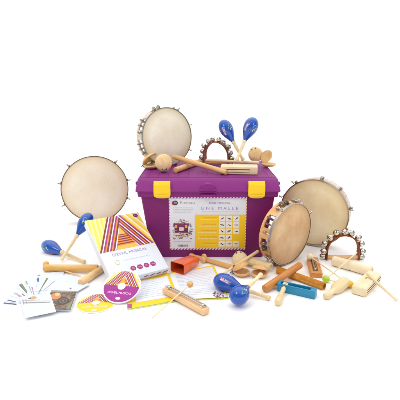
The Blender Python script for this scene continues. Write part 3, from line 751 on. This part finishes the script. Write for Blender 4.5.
# ------------------------------------------------------------------ striped A box
xs = (-.28031, 1.25845, .55942, .51415, .20508, .28140); TH = .030
yaw, tl = xs[2], xs[3]; rv = Vector((math.cos(yaw), math.sin(yaw), 0)); bv = Vector((-math.sin(yaw)*math.cos(tl), math.cos(yaw)*math.cos(tl), math.sin(tl))); nv = rv.cross(bv)
Mb = Matrix((rv, bv, nv)).transposed().to_4x4(); Mb.translation = Vector((xs[0], xs[1], TH*math.cos(tl)+.0045)) - nv*TH
W, H = xs[4], xs[5]
AY, AW, AC, AO, AM, AD = (250, 222, 84), (250, 246, 240), (252, 238, 170), (238, 140, 44), (156, 40, 130), (124, 34, 54)
def art(b, W, H, z, dz, fn=None, region=None, pitch=1.):
    """the striped letter A, W wide, H high, foot at y=0"""
    F = fn or (lambda x, y, q: (x, y, q))
    k = W*pitch
    full = region or [(0, 0), (W, 0), (W, H), (0, H)]
    def R(poly): return clip(ccw(poly), ccw(full))
    def fill(poly, c, zz):
        q = R(poly)
        if len(q) >= 3: b.poly([F(x, y, zz) for x, y in q], ink(c))
    def st(poly, p0, d, bands, zz):
        q = R(poly)
        if len(q) >= 3: stripes(b, q, p0, d, bands, zz, F)
    ax0, ax1 = .39*W, .66*W
    fill([(0, 0), (W, 0), (W, H), (0, H)], AC, z)
    st([(0, 0), (W*.5, 0), (W*.5, H), (0, H)], (0, 0), (.12, 1.), [(.052*k, AY), (.040*k, AC)], z+dz)
    st([(W*.45, 0), (W, 0), (W, H), (W*.45, H)], (W, 0), (ax1-W, H), [(.052*k, AY), (.040*k, (252, 244, 214)), (.03*k, (246, 196, 90))], z+dz*1.1)
    lfo, lfi = .00*W, .30*W; rfi, rfo = .70*W, 1.0*W
    # inner triangle
    tri = [(lfi-.03*W, 0), (rfi+.03*W, 0), (.5*W, H*.86)]
    fill(tri, (246, 190, 70), z+dz*2)
    st([(p[0], p[1]) for p in [(lfi, H*.10), (rfi, H*.10), (.62*W, H*.42), (.38*W, H*.42)]], (0, H*.10), (1, 0), [(.030*k, AD), (.03*k, AO)], z+dz*2.5)
    # right leg, then left leg over it
    rl = [(rfi, 0), (rfo, 0), (ax1, H), (ax0+.03*W, H)]
    fill(rl, AW, z+dz*3); dd = (ax1-rfo, H)
    st(rl, (rfo, 0), dd, [(.036*k, AD), (.024*k, AW), (.036*k, AM), (.024*k, AO)], z+dz*4)
    ll = [(lfo, 0), (lfi, 0), (ax1-.02*W, H), (ax0, H)]
    ll = [(lfo, 0), (lfi, 0), (.61*W, H*.90), (.58*W, H), (ax0, H)]
    fill(ll, AO, z+dz*5)
    st(ll, (lfo, 0), (ax0-lfo, H), [(.036*k, AD), (.022*k, AW), (.034*k, AM), (.028*k, AO)], z+dz*6)
r = root('activity_box', Mb, 'white boxed set with a yellow and purple striped letter A, leaning beside the chest', 'boxed set')
b = B(); b.box((W/2, H/2, TH/2), (W, H, TH), PAPER, .0012); 
# art on the cover
ah = H*.565; a0 = H-ah
Mo = Matrix.Translation((.0012, a0-.001, 0))
art(b, W-.0024, ah, TH+.0002, .0001, lambda x, y, q: (x+.0012, y+a0-.0012, q), pitch=.86)
b.text("D'ÉVEIL MUSICAL", .0155, ink((150, 120, 160)), Matrix.Translation((W*.50, H*.365, TH+.0005)), W*.62)
b.tube([], 0, PAPER) if False else None
for q0 in (0,):
    pts = [(W*.22+.0090*math.cos(R_(50+12*i))*(1-.012*i), H*.245+.0105*math.sin(R_(50+12*i))*(1-.012*i), TH+.0006) for i in range(30)]
    b.tube(pts, .0009, ink((238, 220, 140)), 6)
x = W*.33
for w in (.5, .9, .35, 1.2, .6, .8, .3, 1.0, .7, .9, .4):
    b.poly(rect(x, H*.252, x+w*W*.045, H*.252+.0022, TH+.0005), ink((206, 200, 220))); x += w*W*.045+W*.012
for k in range(4):
    cx_, cy_ = W*(.42+.118*k), H*.115
    b.poly([(x, y, TH+.0004) for x, y, _ in circ(cx_, cy_, .0108, 0, 6)], ink((158, 32, 112)))
    b.poly([(x, y, TH+.0006) for x, y, _ in circ(cx_-.001, cy_+.001, .0042, 0, 10, .003)], ink((214, 110, 160)))
    b.poly([(cx_+.001, cy_-.006, TH+.0007), (cx_+.006, cy_-.001, TH+.0007), (cx_+.0045, cy_+.0005, TH+.0007)], ink((226, 150, 186)))
b.poly([(x, y, TH+.0014) for x, y, _ in circ(W*.915, H*.945, .0088, 0, 24)], ink((120, 24, 90)))
b.text('Fz', .009, ink((226, 170, 210)), Matrix.Translation((W*.915, H*.945, TH+.0016)))
b.build('box_body', r)
b = B()   # front side with its leaf shaped marks
for k in range(4):
    x = W*(.60+.115*k); y = TH*.5
    pts = [(x+.0085*math.cos(a)+.004*math.sin(a), -.0004, y+.0040*math.sin(a)+.001*math.cos(a)) for a in [2*math.pi*i/16 for i in range(16)]]
    b.poly(pts, ink((130, 40, 110)))
    b.poly([(x-.004, -.0007, y-.0015), (x+.006, -.0007, y+.0008), (x+.004, -.0007, y+.0018)], ink((238, 220, 236)))
b.poly([(W*.50, -.0003, .0015), (W*.985, -.0003, .0015), (W*.985, -.0003, .0045), (W*.50, -.0003, .0045)], ink((216, 190, 214)))
b.build('side_print', r)

# ------------------------------------------------------------------ discs
def disc(M, low, label, text):
    r = root('compact_disc', M, label, 'disc', 'compact discs')
    b = B(); b.lathe([(.0075, 0), (.0600, 0), (.0600, .0012), (.0075, .0012), (.0075, 0)], plain('disc_plastic', (236, 236, 240), .12, var=.01), seg=96, cap=False); b.build('disc_body', r)
    b = B(); zz = .0013; Rd = .056
    full = [(Rd*math.cos(2*math.pi*k/72), Rd*math.sin(2*math.pi*k/72)) for k in range(72)]
    up = clip(full, [(-.1, .002), (.1, .002), (.1, .1), (-.1, .1)])
    art(b, .108, .056, zz, .00007, lambda x, y, q: (x-.054, y+.002, q), [(x+.054, y-.002) for x, y in up], pitch=.72)
    lo = clip(full, [(-.1, -.1), (.1, -.1), (.1, .002), (-.1, .002)])
    b.poly([(x, y, zz+.0001) for x, y in lo], ink(low, .3))
    b.text(text, .0105, ink((250, 236, 246)), Matrix.Translation((0, -.024, zz+.0003)), .075)
    b.poly(circ(0, -.043, .008, zz+.0003, 24, .0045), ink((240, 232, 240)))
    b.poly([(-.010, .012, zz+.0008), (.010, .012, zz+.0008), (.0, .034, zz+.0008)], ink((244, 170, 50)))
    for k in range(1): b.lathe([(.0125, zz+.0006), (.0125, zz+.0009), (.0076, zz+.0009), (.0076, zz+.0006)], ink((238, 238, 242), .2), seg=48, cap=False)
    b.lathe([(0, zz+.0004), (.0076, zz+.0004), (.0076, zz+.0010), (0, zz+.0010)], ink((250, 250, 250), .4), seg=32)
    b.build('print', r); return r
disc(flat(P(96, 303.3, .0006), 6, 0), (248, 206, 20), 'yellow printed disc lying flat at the front left', "D'ÉVEIL MUSICAL")
c2 = P(116.3, 303.6, .0035)
tt = R_(31); yw = R_(-10); c2 = c2+Vector((math.sin(yw)*-1, math.cos(yw), 0))*.06*math.cos(tt)+Vector((0, 0, .06*math.sin(tt)))
disc(Matrix.Translation(c2) @ Matrix.Rotation(yw, 4, 'Z') @ Matrix.Rotation(tt, 4, 'X'), (160, 14, 140), 'purple and yellow printed disc propped up against the striped box', "D'ÉVEIL MUSICAL")

# ------------------------------------------------------------------ booklet
def bez_page(b, c, mat, z0, hump, nu=14, dz=0.):
    """c: BL, BR, TR, TL ground points; hump raises the spine side"""
    t = bmesh.new(); g = []
    for i in range(nu+1):
        u = i/nu; row = []
        h = z0+hump(u)+dz
        for j in (0, 1):
            p = c[0].lerp(c[1], u) if j == 0 else c[3].lerp(c[2], u)
            row.append(t.verts.new((p.x, p.y, h)))
        g.append(row)
    for a, e in zip(g, g[1:]): t.faces.new((a[0], e[0], e[1], a[1]))
    return b.add(t, mat)
r0 = P(180, 301.5)
r = root('booklet', Matrix.Translation(r0), 'open booklet with yellow bordered left page lying under the box and cowbell', 'booklet')
off = lambda q: q-r0
Lc = [off(P(127.5, 310.5)), off(P(180, 301.5)), off(P(169.0, 274.5)), off(P(126.5, 281.5))]
Rc = [off(P(180, 301.5)), off(P(229.0, 299.2)), off(P(213.5, 265.5)), off(P(169.0, 274.5))]
def sub(c, u0, u1, v0, v1):
    f = lambda u, v: c[0].lerp(c[1], u).lerp(c[3].lerp(c[2], u), v)
    return [f(u0, v0), f(u1, v0), f(u1, v1), f(u0, v1)]
hl_ = lambda u: .005*math.exp(-((1-u)/.16)**2)-.0035*math.exp(-((1-u)/.035)**2)
hr_ = lambda u: hl_(1-u)
YB = ink((248, 208, 30)); LG = ink((196, 208, 70))
b = B(); bez_page(b, Lc, LG, .0006, lambda u: 0); bez_page(b, Rc, LG, .0006, lambda u: 0)
b.build('cover', r)
b = B(); q = sub(Lc, .004, 1, .03, 1); bez_page(b, q, YB, .0026, hl_)
t = q
for (A_, B_) in ((0, 1), (3, 2), (0, 3)):   # page block edges
    if A_ == 0 and B_ == 3: b.poly([(t[0].x, t[0].y, .001), (t[3].x, t[3].y, .001), (t[3].x, t[3].y, .0026), (t[0].x, t[0].y, .0026)], PAPER)
    else: b.poly([(t[A_].x, t[A_].y, .001), (t[B_].x, t[B_].y, .001), (t[B_].x, t[B_].y, .0026), (t[A_].x, t[A_].y, .0026)], PAPER)
q2 = sub(Lc, .17, .93, .17, .90)
bez_page(b, q2, PAPER, .0030, lambda u: hl_(.17+.76*u))
q3 = sub(Lc, .0, .085, .035, .16); bez_page(b, q3, ink((176, 70, 130)), .0031, lambda u: 0)
for k in range(9):
    v = .27+k*.065; u = .22; e_ = .22+.62*(.8+.2*math.sin(k*2.1))
    while u < e_:
        w = random.choice((.02, .035, .05, .07)); bez_page(b, sub(Lc, u, u+w, v, v+.011), ink((204, 207, 218)), .0033+hl_(u), lambda u: 0, nu=1); u += w+.012
b.build('left_page', r)
b = B(); bez_page(b, sub(Rc, 0, .998, .03, .995), YB, .0026, hr_)
bez_page(b, sub(Rc, .0, .955, .035, .955), PAPER, .0030, lambda u: hr_(.955*u))
for k in range(15):
    v = .16+k*.05; 
    if k == 4: continue
    u = .10; e_ = .10+.78*(.85+.15*math.sin(k*1.7))
    while u < e_:
        w = random.choice((.018, .03, .045, .06)); bez_page(b, sub(Rc, u, u+w, v, v+.008), ink((208, 211, 221)), .0033+hr_(u), lambda u: 0, nu=1); u += w+.010
random.seed(3)
for k in range(34):    # small colour picture at the foot of the page
    u, v = random.uniform(.70, .97), random.uniform(.03, .17)
    bez_page(b, sub(Rc, u, min(.985, u+random.uniform(.015, .05)), v, v+random.uniform(.012, .035)), ink(random.choice([(196, 60, 76), (90, 66, 66), (60, 70, 90), (226, 120, 130), (160, 110, 90), (214, 214, 220), (120, 130, 140)])), .0033+k*.00002, lambda u: 0, nu=1)
b.build('right_page', r)

# ------------------------------------------------------------------ picture cards
def card(corners, z, label, draw=None, mat=CARD):
    """corners: BL BR TR TL on the floor; draw(b, f, z) paints with f(u,v)"""
    c = [Vector((p.x, p.y, 0)) for p in corners]; o = c[0]; cs = [p-o for p in c]
    r = root('picture_card', Matrix.Translation((o.x, o.y, z)), label, 'card', 'picture cards')
    f = lambda u, v, zz=0.: (cs[0].lerp(cs[1], u).lerp(cs[3].lerp(cs[2], u), v) + Vector((0, 0, zz)))
    rr = .03; pts = []
    for (cu, cv, a0) in ((1-rr, 1-rr, 0), (rr, 1-rr, 90), (rr, rr, 180), (1-rr, rr, 270)):
        for k in range(4): a = R_(a0+30*k); p = f(cu+rr*math.cos(a), cv+rr*math.sin(a)); pts.append((p.x, p.y))
    b = B(); b.prism(pts, 0, .0006, mat); b.build('card_stock', r)
    if draw: b = B(); draw(b, f, .0008); b.build('picture', r)
    return r
def shape(b, f, z, pts, c): b.poly([tuple(f(u, v, z)) for u, v in pts], ink(c))
ctr = P(36, 303); CWD, CLN = .070, .135
def fan_corners(px, py):
    """the card's outer left corner is at px, py and its left edge aims at the middle of the fan"""
    o = P(px, py); d = (o-ctr).normalized(); s_ = Vector((d.y, -d.x, 0)); bl = o-d*CLN
    return [bl, bl+s_*CWD, o+s_*CWD, o]
def pxdraw(shapes):
    """printed pictures given as floor outlines"""
    def d(b, f, z):
        o = f(0, 0, 0); base = cur[0]
        for k, (pts, c) in enumerate(shapes):
            b.poly([(P(x, y).x-base.x, P(x, y).y-base.y, z+k*.00008) for x, y in pts], ink(c))
    return d
cur = [None]
fans = [(1.5, 305.3, 'card with two dark navy bars, leftmost in the fan', [([(4.5, 302.8), (16.5, 304.2), (16.5, 304.9), (3.3, 304.0)], (60, 60, 104)), ([(7.8, 299.9), (16, 301.9), (15.8, 302.7), (7.2, 300.8)], (72, 74, 120)), ([(6, 301.6), (16, 303.1), (16, 303.6), (6, 302.1)], (190, 192, 208))]),
        (8.8, 296.0, 'card showing a pink and grey instrument in the fan', [([(17, 296.0), (21, 296.0), (25.0, 299.0), (21.5, 299.0)], (222, 116, 130)), ([(12.8, 293.3), (16.5, 293.3), (20.5, 295.8), (16.7, 295.8)], (172, 178, 174)), ([(21.5, 294.4), (22.6, 294.2), (27.4, 298.4), (26.6, 298.8)], (84, 92, 88))]),
        (16.0, 287.3, 'card showing a dark green wedge in the left half of the fan', [([(18.8, 285.6), (22.0, 284.2), (27.4, 292.4), (27.0, 294.5)], (84, 104, 76)), ([(20.4, 285.1), (21.2, 284.8), (26.9, 292.8), (26.7, 293.4)], (132, 148, 116))]),
        (23.3, 281.8, 'card with a small olive mark left of the blue one in the fan', [([(25.4, 282.2), (27.0, 281.9), (28.0, 285.4), (27.0, 285.9)], (140, 154, 110)), ([(28.8, 287.5), (29.6, 287.3), (32.2, 294.0), (31.6, 294.6)], (150, 160, 170))]),
        (28.0, 279.2, 'card with a thin red and lilac mark near the top of the fan', [([(31.4, 288.2), (32.6, 288.0), (33.0, 290.0), (32.0, 290.2)], (186, 96, 106)), ([(32.2, 290.6), (33.0, 290.4), (34.6, 296.4), (33.9, 296.8)], (140, 146, 186))]),
        (33.8, 276.4, 'card with a small blue blot at the top of the fan', [([(36.7, 280.8), (38.3, 278.6), (39.4, 280.4), (38.9, 283.4), (37.6, 283.2)], (62, 88, 158)), ([(37.6, 276.8), (40.4, 275.9), (40.6, 276.8), (38.2, 277.6)], (120, 148, 104)), ([(36.2, 288.8), (36.8, 288.6), (37.6, 284.6), (37.1, 284.5)], (176, 190, 216))]),
        (43.0, 274.8, 'card showing a long grey green wedge in the right half of the fan', [([(46.6, 279.6), (48.6, 279.8), (39.0, 294.6), (38.4, 295.0)], (118, 132, 96)), ([(47.4, 280.2), (48.2, 280.3), (40.4, 292.0), (39.9, 292.4)], (88, 100, 74))]),
        (52.0, 277.0, 'card with thin grey lines at the right of the fan', [([(54.6, 282.6), (55.2, 283.0), (43.8, 292.8), (43.2, 292.6)], (150, 150, 152)), ([(54.6, 286.6), (55.6, 287.0), (51.0, 289.6), (50.2, 289.2)], (160, 176, 170)), ([(51.5, 288.5), (52.3, 289.1), (46.4, 293.4), (45.6, 293.2)], (126, 92, 110))]),
        (63.0, 277.5, 'nearly blank card behind the brown photo card', [([(66, 283.2), (69, 284.0), (68.8, 284.3), (65.8, 283.5)], (206, 210, 222))]),
        (74.0, 282.0, 'white card with one small blue dot at the right end of the fan', [([(69.5, 290.4), (70.9, 290.0), (71.9, 290.8), (71.0, 291.7), (69.8, 291.4)], (116, 124, 156))])]
for i, (px, py, lb, sh) in enumerate(fans):
    cs_ = fan_corners(px, py); cur[0] = cs_[0]
    card(cs_, .0006+.0008*i, lb, pxdraw(sh))
# brown photograph card
pm, nt, bs = newmat('brown_photo_print'); L = nt.links
tc = N(nt, 'ShaderNodeTexCoord'); n1 = N(nt, 'ShaderNodeTexNoise', Scale=38., Detail=5., Distortion=2.2); L.new(tc.outputs['Object'], n1.inputs['Vector'])
rp = N(nt, 'ShaderNodeValToRGB'); e = rp.color_ramp.elements; e[0].position = .36; e[0].color = srgb((70, 56, 46))+(1,); e[1].position = .62; e[1].color = srgb((150, 124, 92))+(1,)
e2_ = rp.color_ramp.elements.new(.5); e2_.color = srgb((112, 88, 72))+(1,); L.new(n1.outputs['Fac'], rp.inputs[0]); L.new(rp.outputs[0], bs.inputs['Base Color']); bs.inputs['Roughness'].default_value = .35
def d_photo(b, f, z):
    b.poly([tuple(f(u, v, z)) for u, v in ((.012, .012), (.988, .012), (.988, .988), (.012, .988))], pm)
    b.poly([tuple(f(.26+.2*math.cos(a), .68+.17*math.sin(a*1.0), z+.0001)) for a in [i*.45 for i in range(14)]], ink((206, 136, 84)))
    b.poly([tuple(f(.30+.1*math.cos(a), .78+.09*math.sin(a), z+.0002)) for a in [i*.6 for i in range(11)]], ink((236, 190, 130)))
    shape(b, f, z+.0001, [(.02, .90), (.98, .92), (.98, .98), (.02, .98)], (168, 146, 118))
    shape(b, f, z+.00015, [(.05, .05), (.3, .05), (.22, .34), (.05, .4)], (110, 118, 92)); shape(b, f, z+.00015, [(.80, .06), (.95, .06), (.95, .5), (.88, .4)], (128, 138, 108))
    for rr, cc in ((.19, (64, 54, 50)), (.14, (110, 98, 92)), (.09, (70, 58, 54)), (.04, (140, 124, 112))):
        b.poly([tuple(f(.60+rr*math.cos(a)*1.1, .45+rr*math.sin(a), z+.0004-rr*.001)) for a in [i*.35 for i in range(18)]], ink(cc))
card([P(43.5, 313.2), P(71, 313.2), P(77.8, 293.6), P(51.5, 292.8)], .0090, 'card filled with a dark brown photograph, right of the front white card', d_photo)
def d_front(b, f, z):
    shape(b, f, z, [(.04, .74), (.92, .60), (.94, .48), (.06, .62)], (206, 206, 204)); shape(b, f, z+.0001, [(.04, .70), (.92, .50), (.92, .47), (.05, .66)], (140, 138, 140)); shape(b, f, z+.0001, [(.05, .80), (.62, .70), (.62, .67), (.05, .77)], (170, 170, 168))
    b.poly([tuple(f(.42+.11*math.cos(a), .84+.075*math.sin(a), z+.0002)) for a in [i*.42 for i in range(15)]], ink((202, 158, 96)))
    shape(b, f, z+.0002, [(.06, .60), (.09, .60), (.09, .84), (.06, .84)], (150, 150, 154)); shape(b, f, z+.0002, [(.16, .60), (.18, .60), (.18, .84), (.16, .84)], (150, 150, 154))
    shape(b, f, z+.0003, [(.26, .81), (.34, .80), (.34, .87), (.26, .87)], (110, 84, 70))
card([P(25.2, 321.5), P(56.5, 315), P(50, 295.2), P(20, 300)], .0100, 'white card showing a brush like instrument with a brown oval, lowest in front', d_front)

# ------------------------------------------------------------------ light: a white studio
w = bpy.data.worlds.new('World'); S.world = w; w.use_nodes = True; nt = w.node_tree; L = nt.links
bg = nt.nodes['Background']
tc = N(nt, 'ShaderNodeTexCoord'); sp = N(nt, 'ShaderNodeSeparateXYZ'); L.new(tc.outputs['Generated'], sp.inputs[0])
mr = N(nt, 'ShaderNodeMapRange', interpolation_type='SMOOTHSTEP'); mr.inputs[1].default_value = -.25; mr.inputs[2].default_value = .15; mr.inputs[3].default_value = .42; mr.inputs[4].default_value = 1.12
L.new(sp.outputs['Y'], mr.inputs[0])
mt = N(nt, 'ShaderNodeMapRange', interpolation_type='SMOOTHSTEP'); mt.inputs[1].default_value = .55; mt.inputs[2].default_value = .85; mt.inputs[3].default_value = 0; mt.inputs[4].default_value = .9
L.new(sp.outputs['Z'], mt.inputs[0])
ad = N(nt, 'ShaderNodeMath', operation='ADD'); L.new(mr.outputs[0], ad.inputs[0]); L.new(mt.outputs[0], ad.inputs[1])
L.new(ad.outputs[0], bg.inputs['Strength']); bg.inputs['Color'].default_value = (1, 1, 1, 1)
def softbox(name, loc, tgt, sx, sy, power, col=(1, 1, 1)):
    l = bpy.data.lights.new(name, 'AREA'); l.shape = 'RECTANGLE'; l.size = sx; l.size_y = sy; l.energy = power; l.color = col
    o = bpy.data.objects.new(name, l); COL.objects.link(o); o.location = loc
    o.rotation_euler = (Vector(tgt)-Vector(loc)).to_track_quat('-Z', 'Y').to_euler()
softbox('softbox_key', (-1.3, .0, 2.0), (0, 1.5, .1), .8, .8, 13, (1, .985, .96))
softbox('softbox_fill', (1.5, -.2, 1.6), (.1, 1.5, .1), .7, .7, 7)
vs = S.view_settings; vs.view_transform = 'Standard'; vs.look = 'None'; vs.exposure = 0; vs.gamma = 1
S.render.engine = 'CYCLES'
S.cycles.max_bounces = 8
